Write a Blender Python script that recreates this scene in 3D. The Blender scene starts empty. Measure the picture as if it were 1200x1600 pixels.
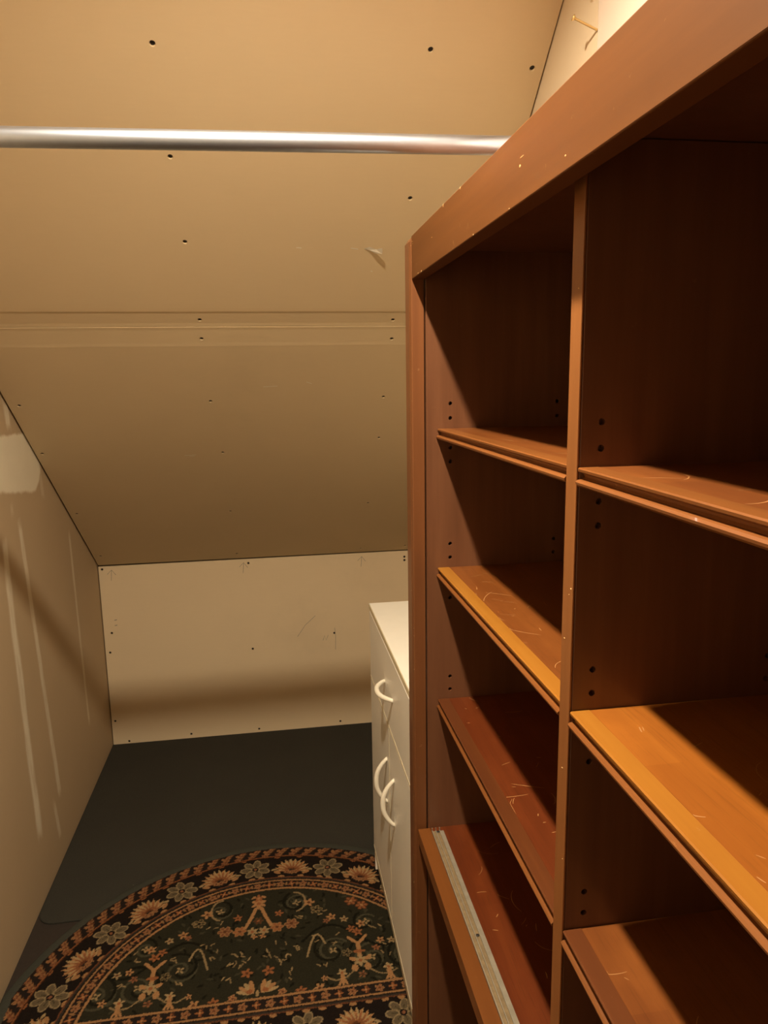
import bpy, bmesh, math, random
import numpy as np
from mathutils import Vector, Matrix
random.seed(7)
S = bpy.context.scene
COL = S.collection

# ------------------------------------------------------------------ camera
F, YAW, PITCH, ROLL, H = 1143.03, .153965, .17929, -.015433, 1.52033
cy, sy, cp, sp = math.cos(YAW), math.sin(YAW), math.cos(PITCH), math.sin(PITCH)
fwd = Vector((sy*cp, cy*cp, -sp)); rt = Vector((cy, -sy, 0)); up = rt.cross(fwd)
r2 = rt*math.cos(ROLL) + up*math.sin(ROLL); u2 = -rt*math.sin(ROLL) + up*math.cos(ROLL)
cd = bpy.data.cameras.new('camera'); cam = bpy.data.objects.new('camera', cd); COL.objects.link(cam)
cam.matrix_world = Matrix(((r2.x, u2.x, -fwd.x, 0), (r2.y, u2.y, -fwd.y, 0), (r2.z, u2.z, -fwd.z, H), (0, 0, 0, 1)))
cd.sensor_fit = 'VERTICAL'; cd.sensor_height = 36; cd.sensor_width = 27; cd.lens = F/1600*36
cd.clip_start = .01
S.camera = cam

# ------------------------------------------------------------------ world, lamp, exposure
W = bpy.data.worlds.new('world'); S.world = W; W.use_nodes = True
W.node_tree.nodes['Background'].inputs[0].default_value = (0, 0, 0, 1)
W.node_tree.nodes['Background'].inputs[1].default_value = 0
S.view_settings.view_transform = 'Standard'; S.view_settings.look = 'None'
S.view_settings.exposure = 0.0; S.view_settings.gamma = 1.0; S.view_settings.use_curve_mapping = False
LAMP_POS = (-.035, .66, 2.345); LAMP_COL = (1.0, .83, .58); LAMP_STRENGTH = 6700.0; LAMP_R = .025

# ------------------------------------------------------------------ helpers
def tag(o, label=None, cat=None, group=None, kind=None):
    if label: o['label'] = label
    if cat: o['category'] = cat
    if group: o['group'] = group
    if kind: o['kind'] = kind
    return o
def link(name, me, parent=None, mat=None, smooth=False):
    o = bpy.data.objects.new(name, me); COL.objects.link(o)
    if parent is not None: o.parent = parent
    if mat is not None and not me.materials: me.materials.append(mat)
    if smooth:
        me.shade_smooth()
    return o
def empty(name, loc):
    o = bpy.data.objects.new(name, None); COL.objects.link(o); o.location = loc; o.empty_display_size = .1
    return o
def wloc(p):
    v = Vector((0, 0, 0))
    while p is not None:
        v += p.location; p = p.parent
    return v
def from_bm(name, bm, parent, mat, smooth=False):
    off = wloc(parent)
    if off.length > 0: bmesh.ops.translate(bm, verts=bm.verts, vec=-off)
    bmesh.ops.recalc_face_normals(bm, faces=bm.faces)
    me = bpy.data.meshes.new(name); bm.to_mesh(me); bm.free()
    return link(name, me, parent, mat, smooth)
def add_box(bm, x0, x1, y0, y1, z0, z1, bev=0, seg=2):
    b2 = bmesh.new()
    m = Matrix.Translation(((x0+x1)/2, (y0+y1)/2, (z0+z1)/2)) @ Matrix.Diagonal((x1-x0, y1-y0, z1-z0, 1))
    bmesh.ops.create_cube(b2, size=1, matrix=m)
    if bev > 0: bmesh.ops.bevel(b2, geom=b2.edges[:], offset=bev, segments=seg, affect='EDGES', profile=.5)
    me = bpy.data.meshes.new('tmp'); b2.to_mesh(me); b2.free(); bm.from_mesh(me); bpy.data.meshes.remove(me)
def box(name, x0, x1, y0, y1, z0, z1, mat, parent=None, bev=0, seg=2):
    bm = bmesh.new(); add_box(bm, x0, x1, y0, y1, z0, z1, bev, seg)
    return from_bm(name, bm, parent, mat)
def loft(bm, rings, close=True, caps=True):
    """rings: lists of equal length of 3d points"""
    vr = [[bm.verts.new(p) for p in r] for r in rings]
    n = len(rings[0])
    for a, b in zip(vr[:-1], vr[1:]):
        for i in range(n if close else n-1):
            j = (i+1) % n
            bm.faces.new((a[i], a[j], b[j], b[i]))
    if caps:
        bm.faces.new(vr[0][::-1]); bm.faces.new(vr[-1])
def extrude_y(name, prof, y0, y1, mat, parent, smooth=False):
    bm = bmesh.new()
    loft(bm, [[(x, y0, z) for x, z in prof], [(x, y1, z) for x, z in prof]])
    return from_bm(name, bm, parent, mat, smooth)
def tube(name, pts, rad, mat, parent=None, n=16, caps=True):
    bm = bmesh.new(); rings = []
    pts = [Vector(p) for p in pts]
    for i, p in enumerate(pts):
        d = (pts[min(i+1, len(pts)-1)] - pts[max(i-1, 0)]).normalized()
        a = d.orthogonal().normalized() if abs(d.x) < .9 else d.cross(Vector((0, 0, 1))).normalized()
        b = d.cross(a).normalized()
        r = rad[i] if isinstance(rad, (list, tuple)) else rad
        rings.append([p + a*r*math.cos(2*math.pi*k/n) + b*r*math.sin(2*math.pi*k/n) for k in range(n)])
    loft(bm, rings, True, caps)
    return from_bm(name, bm, parent, mat, True)
def cut(o, cutters, n=12):
    """real holes: (centre, outward axis, outer radius, inner radius, depth)"""
    bm = bmesh.new()
    off = wloc(o)
    for c, ax, ro, ri, dep in cutters:
        c = Vector(c) - off; ax = Vector(ax).normalized()
        a = ax.orthogonal().normalized(); b = ax.cross(a)
        def ring(h, r): return [c + ax*h + a*r*math.cos(2*math.pi*k/n) + b*r*math.sin(2*math.pi*k/n) for k in range(n)]
        loft(bm, [ring(.003, ro), ring(0, ro), ring(-dep, ri)])
    bmesh.ops.recalc_face_normals(bm, faces=bm.faces)
    me = bpy.data.meshes.new('cutter'); bm.to_mesh(me); bm.free()
    co = bpy.data.objects.new('cutter', me); COL.objects.link(co)
    m = o.modifiers.new('holes', 'BOOLEAN'); m.object = co; m.operation = 'DIFFERENCE'; m.solver = 'EXACT'
    # cutter mesh is in the object's local frame; put the cutter object where the object is
    co.location = off
    dg = bpy.context.evaluated_depsgraph_get(); dg.update()
    nm = bpy.data.meshes.new_from_object(o.evaluated_get(dg))
    o.modifiers.clear(); old = o.data; o.data = nm; nm.name = old.name
    bpy.data.objects.remove(co); bpy.data.meshes.remove(me); bpy.data.meshes.remove(old)

# ------------------------------------------------------------------ materials
class NT:
    def __init__(s, name):
        s.mat = bpy.data.materials.new(name); s.mat.use_nodes = True
        s.t = s.mat.node_tree; s.bsdf = s.t.nodes['Principled BSDF']
        s.tc = s.t.nodes.new('ShaderNodeTexCoord')
    def n(s, typ, **kw):
        nd = s.t.nodes.new(typ)
        for k, v in kw.items():
            if k in ('operation', 'blend_type', 'data_type', 'noise_dimensions', 'feature', 'attribute_name', 'interpolation_type', 'distance', 'use_clamp'): setattr(nd, k, v)
            else: s.set(nd.inputs[k], v)
        return nd
    def set(s, inp, v):
        if isinstance(v, bpy.types.NodeSocket): s.t.links.new(v, inp)
        else: inp.default_value = v
    def m(s, op, a, b=0.0, c=0.0):
        nd = s.t.nodes.new('ShaderNodeMath'); nd.operation = op
        for i, v in enumerate((a, b, c)): s.set(nd.inputs[i], v)
        return nd.outputs[0]
    def ss(s, v, lo, hi):
        nd = s.t.nodes.new('ShaderNodeMapRange'); nd.interpolation_type = 'SMOOTHSTEP'
        s.set(nd.inputs['Value'], v); nd.inputs['From Min'].default_value = lo; nd.inputs['From Max'].default_value = hi
        return nd.outputs['Result']
    def mapping(s, scale=(1, 1, 1), loc=(0, 0, 0), rot=(0, 0, 0), src=None):
        nd = s.t.nodes.new('ShaderNodeMapping'); s.t.links.new(src or s.tc.outputs['Object'], nd.inputs['Vector'])
        nd.inputs['Scale'].default_value = scale; nd.inputs['Location'].default_value = loc; nd.inputs['Rotation'].default_value = rot
        return nd.outputs['Vector']
    def noise(s, vec, scale, detail=4, rough=.55):
        nd = s.t.nodes.new('ShaderNodeTexNoise'); s.t.links.new(vec, nd.inputs['Vector'])
        nd.inputs['Scale'].default_value = scale; nd.inputs['Detail'].default_value = detail; nd.inputs['Roughness'].default_value = rough
        return nd.outputs['Fac']
    def mix(s, f, a, b, blend='MIX'):
        nd = s.t.nodes.new('ShaderNodeMix'); nd.data_type = 'RGBA'; nd.blend_type = blend
        s.set(nd.inputs[0], f)
        for i, v in ((6, a), (7, b)):
            s.set(nd.inputs[i], v if isinstance(v, bpy.types.NodeSocket) else (*v, 1) if len(v) == 3 else v)
        return nd.outputs[2]
    def ramp(s, f, stops):
        nd = s.t.nodes.new('ShaderNodeValToRGB'); s.t.links.new(f, nd.inputs[0]); cr = nd.color_ramp
        while len(cr.elements) < len(stops): cr.elements.new(.5)
        for e, (p, c) in zip(cr.elements, stops): e.position = p; e.color = (*c, 1)
        return nd.outputs[0]
    def sep(s):
        nd = s.t.nodes.new('ShaderNodeSeparateXYZ'); s.t.links.new(s.tc.outputs['Object'], nd.inputs[0]); return nd.outputs
    def bump(s, h, strength, dist):
        nd = s.t.nodes.new('ShaderNodeBump'); s.t.links.new(h, nd.inputs['Height'])
        nd.inputs['Strength'].default_value = strength; nd.inputs['Distance'].default_value = dist
        s.t.links.new(nd.outputs[0], s.bsdf.inputs['Normal'])
    def out(s, col=None, rough=None, metal=None, spec=None, coat=None):
        for k, v in (('Base Color', col), ('Roughness', rough), ('Metallic', metal), ('Specular IOR Level', spec), ('Coat Weight', coat)):
            if v is None: continue
            if isinstance(v, tuple) and len(v) == 3: v = (*v, 1)
            s.set(s.bsdf.inputs[k], v)
        return s.mat

def plain(name, col, rough=.6, metal=0.0, spec=.5, var=.12, scale=30, bump=0):
    t = NT(name)
    nz = t.noise(t.mapping(), scale, 5)
    c = t.mix(nz, tuple(v*(1-var) for v in col), tuple(min(1, v*(1+var)) for v in col))
    if bump: t.bump(t.noise(t.mapping(), scale*6, 3), .4, bump)
    return t.out(c, rough, metal, spec)

def drywall(name, col, var=.05):
    t = NT(name); v = t.mapping()
    a = t.noise(v, 3.0, 4); b = t.noise(t.mapping((1, 8, 8)), 22, 5)
    base = t.mix(a, tuple(c*(1-var) for c in col), tuple(c*(1+var) for c in col))
    base = t.mix(t.m('MULTIPLY', b, .12), base, tuple(c*.72 for c in col))
    smudge = t.ss(t.noise(t.mapping(loc=(3.1, 1.7, 0)), 1.6, 6, .65), .58, .75)
    base = t.mix(t.m('MULTIPLY', smudge, .14), base, tuple(c*.6 for c in col))
    t.bump(t.noise(v, 260, 3), .12, .0006)
    return t.out(base, .75, 0, .25)

PAPER = (.76, .615, .405)
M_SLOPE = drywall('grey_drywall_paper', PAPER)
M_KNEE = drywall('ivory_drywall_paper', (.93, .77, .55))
M_RIGHT = drywall('cream_drywall_paper', (.80, .68, .52))
M_WHITEP = plain('white_wall_paint', (.76, .66, .60), .6, var=.03)
M_GAP = plain('dark_framing_gap', (.10, .065, .04), .9)
M_SCREWD = plain('black_drywall_screw', (.035, .03, .028), .5, .3)
M_TORN = plain('torn_white_paper', (.85, .80, .70), .8)
M_PENCIL = plain('graphite_mark', (.33, .28, .22), .7)

def left_wall_material():
    t = NT('drywall_with_joint_compound'); x, y, z = t.sep(); v = t.mapping()
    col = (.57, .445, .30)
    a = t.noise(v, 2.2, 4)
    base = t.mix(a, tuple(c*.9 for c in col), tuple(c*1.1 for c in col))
    n1 = t.m('SUBTRACT', t.noise(t.mapping((1, 1, .35)), 9, 4), .5)
    n2 = t.m('SUBTRACT', t.noise(v, 30, 4), .5)
    mask = None
    # streaks: (y at z0, z0, slope dy/dz, half width, zmin, zmax, strength)
    for y0, z0, sl, w, za, zb, st in ((2.072, 1.15, -.030, .030, .18, 1.10, .75), (2.205, 1.15, -.115, .022, .19, 1.13, .62),
                                      (2.268, .13, -.2, .018, .07, .22, .55), (2.690, 1.02, -.045, .016, .24, 1.0, .52),
                                      (2.20, 1.44, -.12, .026, 1.395, 1.48, .8), (2.44, 1.22, -.1, .02, 1.15, 1.25, .3), (2.16, 1.165, 0, .016, 1.145, 1.185, .5)):
        yc = t.m('ADD', t.m('MULTIPLY', t.m('SUBTRACT', z, z0), sl), y0)
        d = t.m('ABSOLUTE', t.m('ADD', t.m('SUBTRACT', y, yc), t.m('MULTIPLY', n1, w*1.2)))
        k = t.ss(d, w, w*.35)
        zz = t.m('ADD', z, t.m('MULTIPLY', n2, .05))
        k = t.m('MULTIPLY', k, t.m('MULTIPLY', t.ss(zz, za, za+.04), t.ss(zz, zb+.02, zb-.03)))
        br = t.ss(t.noise(t.mapping((1, 6, 1.2)), 7, 5, .6), .25, .6)
        k = t.m('MULTIPLY', k, t.m('MULTIPLY', t.m('ADD', t.m('MULTIPLY', br, .5), .5), st))
        mask = k if mask is None else t.m('MAXIMUM', mask, k)
    # big skimmed patch
    yy = t.m('ADD', y, t.m('MULTIPLY', n2, .04)); zz = t.m('ADD', z, t.m('ADD', t.m('MULTIPLY', n2, .015), t.m('MULTIPLY', n1, .02)))
    dy = t.m('MAXIMUM', t.m('SUBTRACT', yy, 2.36), 0.0)
    lower = t.m('ADD', t.m('MULTIPLY', t.m('POWER', dy, 2.0), 9.0), t.m('SUBTRACT', 1.235, t.m('MULTIPLY', t.m('SUBTRACT', y, 2.06), .12)))
    p = t.m('MULTIPLY', t.ss(t.m('SUBTRACT', zz, lower), -.006, .008), t.ss(zz, 1.388, 1.376))
    p = t.m('MULTIPLY', p, t.ss(yy, 2.46, 2.43)); p = t.m('MULTIPLY', p, t.ss(yy, 1.62, 1.70))
    mask = t.m('MAXIMUM', mask, t.m('MULTIPLY', p, .95))
    mud = t.mix(t.noise(v, 14, 4), (.90, .84, .70), (.96, .91, .78))
    c = t.mix(mask, base, mud)
    t.bump(mask, .35, .0015)
    return t.out(c, .7, 0, .3)
M_LEFT = left_wall_material()

def wood(name, dark, mid, light, rough=.38, stave=0.0, grain='y', wear=0.0, scratch=0.0, coat=.15):
    t = NT(name)
    sc = {'y': (26, 1.3, 26), 'z': (26, 26, 1.3), 'x': (1.3, 26, 26)}[grain]
    g = t.noise(t.mapping(sc), 2.2, 6, .6)
    big = t.noise(t.mapping(tuple(s*.22 for s in sc)), 1.6, 3)
    f = t.m('ADD', t.m('MULTIPLY', g, .55), t.m('MULTIPLY', big, .45))
    c = t.ramp(f, ((.30, dark), (.52, mid), (.72, light)))
    if stave:
        x, y, z = t.sep()
        i = t.m('FLOOR', t.m('DIVIDE', x, stave))
        j = t.m('FLOOR', t.m('ADD', t.m('MULTIPLY', y, 2.1), t.m('MULTIPLY', i, .37)))
        wn = t.n('ShaderNodeTexWhiteNoise', noise_dimensions='2D')
        cmb = t.t.nodes.new('ShaderNodeCombineXYZ'); t.set(cmb.inputs[0], i); t.set(cmb.inputs[1], j)
        t.t.links.new(cmb.outputs[0], wn.inputs['Vector'])
        c = t.mix(t.m('MULTIPLY', wn.outputs['Value'], .42), c, light)
        c = t.mix(t.m('MULTIPLY', t.ss(wn.outputs['Value'], .45, .05), .35), c, dark)
        pore = t.ss(t.noise(t.mapping((150, 6, 150)), 3, 3), .52, .70)
        c = t.mix(t.m('MULTIPLY', pore, .30), c, tuple(k*.6 for k in dark))
        cl = t.ss(t.noise(t.mapping((1, .5, 1), (4, 2, 8)), 16, 5, .6), .50, .72)
        c = t.mix(t.m('MULTIPLY', cl, .35), c, tuple(k*1.25 for k in light))
    blot = t.ss(t.noise(t.mapping(), 11, 5, .6), .5, .78)
    c = t.mix(t.m('MULTIPLY', blot, .22), c, dark)
    if scratch:
        vo = t.t.nodes.new('ShaderNodeTexVoronoi'); vo.feature = 'DISTANCE_TO_EDGE'
        nz = t.n('ShaderNodeTexNoise'); t.t.links.new(t.mapping(), nz.inputs['Vector']); nz.inputs['Scale'].default_value = 9
        mx = t.t.nodes.new('ShaderNodeVectorMath'); mx.operation = 'MULTIPLY_ADD'
        t.t.links.new(nz.outputs['Color'], mx.inputs[0]); mx.inputs[1].default_value = (.05, .05, .05); t.t.links.new(t.mapping(), mx.inputs[2])
        t.t.links.new(mx.outputs[0], vo.inputs['Vector']); vo.inputs['Scale'].default_value = 17
        line = t.ss(vo.outputs['Distance'], .013, .003)
        k = t.m('MULTIPLY', line, t.ss(t.noise(t.mapping(loc=(5, 2, 1)), 13, 3), .60, .70))
        c = t.mix(t.m('MULTIPLY', k, scratch), c, (.75, .48, .26))
    if wear:
        k = t.ss(t.noise(t.mapping((1, 1, 1), (2, 4, 6)), 55, 5, .7), .66, .74)
        c = t.mix(t.m('MULTIPLY', k, wear), c, (.72, .46, .22))
    t.bump(g, .08, .0006)
    return t.out(c, rough, 0, .45 if coat else .25, coat)

D, MI, L = (.112, .044, .021), (.150, .062, .030), (.19, .083, .039)
M_WOODZ = wood('cherry_stained_wood_upright', D, MI, L, grain='z', wear=.05)
M_FRAME = wood('cherry_face_frame', (0.0931, 0.0314, 0.0062), (0.1159, 0.0399, 0.0084), (0.1406, 0.0503, 0.0114), rough=.55, coat=.0, grain='y', wear=.12)
M_FRAMEZ = wood('cherry_face_stile', (0.132, 0.0464, 0.016), (0.168, 0.0608, 0.0208), (0.208, 0.08, 0.0288), rough=.42, grain='z', wear=.12)
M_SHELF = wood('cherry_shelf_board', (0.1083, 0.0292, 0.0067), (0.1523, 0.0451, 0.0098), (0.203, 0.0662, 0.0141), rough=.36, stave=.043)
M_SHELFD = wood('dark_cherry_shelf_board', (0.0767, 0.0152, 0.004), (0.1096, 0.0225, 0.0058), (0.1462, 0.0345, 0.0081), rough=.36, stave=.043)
M_SHELFH = wood('honey_shelf_board', (0.1811, 0.051, 0.0069), (0.2393, 0.0737, 0.01), (0.304, 0.1043, 0.0148), rough=.36, stave=.043)
M_EDGE = wood('cherry_shelf_edging', (0.1436, 0.0477, 0.011), (0.1915, 0.0662, 0.0153), (0.2394, 0.0894, 0.0208), rough=.35, wear=.25)
M_MIDEDGE = wood('worn_front_edging', (0.123, 0.0384, 0.009), (0.164, 0.0544, 0.012), (0.2132, 0.076, 0.018), rough=.36, wear=.15)
M_NOSE = wood('cherry_shelf_nosing', (0.135, 0.044, 0.0112), (0.18, 0.0616, 0.0152), (0.225, 0.0836, 0.0216), rough=.38, wear=.2)
M_EDGED = wood('dark_shelf_edging', (0.08, 0.0224, 0.0072), (0.112, 0.0336, 0.0096), (0.152, 0.0496, 0.0144), rough=.35, wear=.15)
M_EDGEH = wood('honey_shelf_edging', (0.2408, 0.0861, 0.0114), (0.301, 0.1205, 0.0166), (0.3492, 0.155, 0.0259), rough=.33, wear=.3)
M_WHITE = plain('white_melamine', (.93, .91, .86), .38, var=.03, scale=12)
M_WHITET = plain('white_cabinet_top', (.95, .94, .90), .45, var=.04, scale=20)
M_BAND = plain('yellowed_edge_band', (.74, .66, .48), .5)
M_HANDLE = plain('cream_plastic', (.90, .86, .76), .35, var=.03)
M_STEEL = plain('galvanised_steel', (.66, .76, .96), .36, 1.0, var=.06, scale=60)
M_TRACK = plain('dull_aluminium_track', (.34, .30, .24), .55, .5, var=.3, scale=70)
M_TRACKG = plain('dirty_track_groove', (.20, .14, .075), .8, .1, var=.5, scale=90)
M_BRASS = plain('yellow_zinc_screw', (.75, .55, .24), .35, .8)
M_FLOOR = plain('dark_brown_floor', (.030, .022, .018), .9, var=.3, scale=80, bump=.002)
def carpet_material(name, a, b):
    t = NT(name); v = t.mapping()
    c = t.mix(t.noise(v, 5, 5), a, b); c = t.mix(t.m('MULTIPLY', t.noise(v, 420, 2), .5), c, tuple(k*.4 for k in a))
    fl = t.ss(t.noise(t.mapping(loc=(9, 1, 4)), 150, 2), .76, .80)
    c = t.mix(t.m('MULTIPLY', fl, .35), c, (.3, .28, .22))
    t.bump(t.noise(v, 420, 3), .8, .003)
    return t.out(c, .95, 0, .08)
M_CARPET = carpet_material('dark_green_carpet', (.052, .050, .044), (.068, .066, .056))
M_HEM = plain('dark_green_binding', (.050, .052, .043), .9, spec=.1, var=.2, scale=200, bump=.001)

# ------------------------------------------------------------------ the room
XW, WA, YK, ZK, SL = -.7145, -.0075, 3.0441, .7904, .7993
ZC = 2.44; YBACK = -1.1; YOPEN = -.75; XFAR = -2.3
def lw(y): return XW + WA*(YK - y)
def rw(y): return .537 + .029*(y-1.4) if y > 1.1816 else .5307
NRM = math.sqrt(1+SL*SL); CT, ST = 1/NRM, SL/NRM
def sl(t, x, h=0.0):            # point on the slope: t up the slope from the knee wall, h towards the room
    return Vector((x, YK - t*CT - h*ST, ZK + t*ST - h*CT))
SN = Vector((0, -ST, -CT))

def slab(name, pts, vec, mat, parent=None):
    bm = bmesh.new(); v = Vector(vec)
    loft(bm, [[Vector(p) for p in pts], [Vector(p)+v for p in pts]])
    return from_bm(name, bm, parent, mat)

fl = box('floor', XFAR-.1, .85, YBACK-.1, 3.3, -.06, 0, M_FLOOR); tag(fl, 'dark brown bare floor beside the rug and carpet', 'floor', kind='structure')
wl = slab('wall_left', [(lw(YOPEN), YOPEN, 0), (lw(3.2), 3.2, 0), (lw(3.2), 3.2, 2.52), (lw(YOPEN), YOPEN, 2.52)], (-.08, 0, 0), M_LEFT)
tag(wl, 'left drywall wall with white joint compound patch and vertical streaks', 'wall', kind='structure')
wf = box('wall_front', XFAR-.08, .85, YBACK-.08, YBACK, 0, 2.52, M_RIGHT); tag(wf, 'plain drywall wall behind the viewer', 'wall', kind='structure')
we = box('wall_entry', XFAR, lw(YOPEN)-.081, YOPEN, YOPEN+.08, 0, 2.52, M_RIGHT); tag(we, 'plain drywall wall left of the closet opening', 'wall', kind='structure')
wo = box('wall_outer', XFAR-.08, XFAR, YBACK, YOPEN+.08, 0, 2.52, M_RIGHT); tag(wo, 'far left drywall wall of the entry area', 'wall', kind='structure')
wb = box('wall_back', -.82, .66, YK+.014, YK+.08, 0, .86, M_GAP); tag(wb, 'low ivory drywall knee wall under the slope', 'wall', kind='structure')
wr = slab('wall_right', [(rw(1.184)+.006, 1.184, 0), (rw(3.2)+.006, 3.2, 0), (rw(3.2)+.006, 3.2, 2.52), (rw(1.184)+.006, 1.184, 2.52)], (.08, 0, 0), M_GAP)
tag(wr, 'right drywall wall above and behind the bookcase', 'wall', kind='structure')
slab('drywall_sheet', [(rw(1.184), 1.184, 0), (rw(3.04), 3.04, 0), (rw(3.04), 3.04, 2.52), (rw(1.184), 1.184, 2.52)], (.005, 0, 0), M_RIGHT, wr)
box('painted_panel', .5307, .62, YBACK, 1.1815, 0, 2.52, M_WHITEP, wr)
ce = box('ceiling', XFAR, .66, YBACK, YK-(ZC-ZK)/SL+.02, ZC, ZC+.07, M_SLOPE); tag(ce, 'sloping drywall ceiling of the attic closet', 'ceiling', kind='structure')
# backing behind the sheets
TS = (YK-1.9597)/CT; TT = (ZC-ZK)/ST
slab('backing_board', [sl(-.03, -.82, -.014), sl(TT, -.82, -.014), sl(TT, .66, -.014), sl(-.03, .66, -.014)], -SN*.05, M_GAP, ce)
def sheet(prof):
    bm = bmesh.new(); L_, R_ = [], []
    for t, h in prof:
        y = YK - t*CT
        L_.append(sl(t, lw(y)+.006, h)); R_.append(sl(t, rw(y)-.006, h))
    loft(bm, [L_, R_])
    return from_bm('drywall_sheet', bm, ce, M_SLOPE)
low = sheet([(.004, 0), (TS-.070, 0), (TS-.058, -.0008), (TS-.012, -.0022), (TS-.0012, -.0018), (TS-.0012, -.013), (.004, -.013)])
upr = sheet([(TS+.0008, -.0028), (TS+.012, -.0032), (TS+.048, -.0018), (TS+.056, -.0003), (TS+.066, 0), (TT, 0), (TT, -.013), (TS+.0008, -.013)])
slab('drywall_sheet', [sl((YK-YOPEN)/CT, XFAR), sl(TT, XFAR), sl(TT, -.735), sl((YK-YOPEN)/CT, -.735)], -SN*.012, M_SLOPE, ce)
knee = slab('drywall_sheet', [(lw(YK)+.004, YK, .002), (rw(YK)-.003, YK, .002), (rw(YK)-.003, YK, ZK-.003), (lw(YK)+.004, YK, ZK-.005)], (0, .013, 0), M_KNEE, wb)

# drywall screws: dimples cut into the sheets, a dark cross-head screw in each
def screw_mesh():
    bm = bmesh.new(); n = 12; R = .0044
    rings = [[(r*math.cos(2*math.pi*k/n), r*math.sin(2*math.pi*k/n), z) for k in range(n)] for r, z in ((R*.35, -.0008), (R*.45, .0), (R, .0002), (R, -.001))]
    loft(bm, rings)
    bmesh.ops.recalc_face_normals(bm, faces=bm.faces)
    me = bpy.data.meshes.new('screw'); bm.to_mesh(me); bm.free(); me.materials.append(M_SCREWD); return me
SCREW = screw_mesh()
def put_screws(obj, pts, axis):
    ax = Vector(axis).normalized()
    cut(obj, [(p, ax, .0056, .0046, .0042) for p in pts])
    for p in pts:
        o = link('screw', SCREW, obj); o.location = Vector(p) - ax*.0030
        o.rotation_euler = ax.to_track_quat('Z', 'Y').to_euler()
def sy_(x, y, h=0.0): return sl((YK-y)/CT, x, h)
put_screws(upr, [sy_(*p) for p in ((-.1683, 1.4167), (.3158, 1.4057), (.5130, 1.4239), (-.1682, 1.5845), (.3241, 1.6495), (-.1654, 1.7478))]
           + [sy_(-.1593, 1.9406, -.0028), sy_(.3329, 1.9423, -.0028)], SN)
put_screws(low, [sy_(-.1616, 1.9937, -.0014), sy_(.3383, 1.9977, -.0014)] + [sy_(*p) for p in ((-.1631, 2.1995), (.3441, 2.1951), (.3539, 2.3649), (-.1497, 2.4114),
           (-.1528, 2.7211), (.3591, 2.7053), (-.1520, 3.0058), (.3640, 3.0150), (.5568, 3.0100), (-.6822, 2.9749), (-.6869, 2.2023), (-.6941, 2.3936), (-.6867, 2.699))], SN)
put_screws(knee, [(x, YK, z) for x, z in ((-.6970, .7737), (-.1085, .7682), (.5595, .7603), (.5595, .745), (-.6932, .4154), (-.1076, .3886), (-.6964, .1094),
           (-.6463, .0128), (-.3869, .0215), (-.0971, .0181), (.2612, .0213), (.245, .435), (-.68, .50))], (0, -1, 0))
# torn paper, pencil arrows and scuffs
def strip(name, pts, w, mat, parent, nrm, lift=.0004):
    nrm = Vector(nrm).normalized(); bm = bmesh.new(); a_, b_ = [], []
    P_ = [Vector(p) for p in pts]
    for i, p in enumerate(P_):
        d = (P_[min(i+1, len(P_)-1)]-P_[max(i-1, 0)]).normalized(); s_ = d.cross(nrm)*w*.5
        a_.append(p+s_+nrm*lift); b_.append(p-s_+nrm*lift)
    va = [bm.verts.new(p) for p in a_]; vb = [bm.verts.new(p) for p in b_]
    for i in range(len(P_)-1): bm.faces.new((va[i], va[i+1], vb[i+1], vb[i]))
    return from_bm(name, bm, parent, mat)
def kn(x, z): return (x, YK, z)
KN = (0, -1, 0)
for x, z in ((-.66, .770), (-.128, .772), (.372, .772)):
    strip('pencil_arrow', [kn(x-.004, z-.045), kn(x, z)], .0016, M_PENCIL, knee, KN)
    strip('pencil_arrow', [kn(x-.018, z-.018), kn(x, z), kn(x+.016, z-.022)], .0016, M_PENCIL, knee, KN)
strip('pencil_mark', [kn(.085, .43), kn(.12, .48), kn(.165, .52)], .0014, M_PENCIL, knee, KN)
strip('pencil_mark', [kn(.248, .36), kn(.25, .42), kn(.247, .46)], .0014, M_PENCIL, knee, KN)
strip('pencil_mark', [kn(.195, .405), kn(.202, .428), kn(.208, .405), kn(.218, .428)], .0016, M_PENCIL, knee, KN)
strip('pencil_mark', [kn(-.665, .555), kn(-.655, .557)], .003, M_PENCIL, knee, KN)
strip('pencil_mark', [kn(-.665, .532), kn(-.655, .534)], .003, M_PENCIL, knee, KN)
# paper flap hanging off the slope
bm = bmesh.new()
c0 = sy_(.262, 1.757)
fl_pts = [sy_(.235, 1.758, .0005), sy_(.248, 1.753, .001), sy_(.262, 1.756, .004), sy_(.276, 1.748, .012), sy_(.277, 1.760, .014), sy_(.262, 1.764, .007), sy_(.248, 1.760, .002)]
vs = [bm.verts.new(p) for p in fl_pts]; bm.faces.new(vs)
geo = bmesh.ops.solidify(bm, geom=bm.faces[:], thickness=.0006)
from_bm('paper_tear', bm, upr, M_TORN)
for pts in ([(.205, 1.757), (.222, 1.759)], [(.08, 1.757), (.092, 1.758)], [(.258, 1.81), (.262, 1.812)]):
    strip('paper_scuff', [sy_(*p) for p in pts], .0025, M_TORN, upr, SN)
for pts in ([(-.27, 2.42), (-.235, 2.418)], [(-.255, 2.424), (-.24, 2.423)], [(.112, 2.135), (.128, 2.142)], [(-.01, 2.15), (.03, 2.148)]):
    strip('paper_scuff', [sy_(*p) for p in pts], .0022, M_TORN, low, SN)

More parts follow.
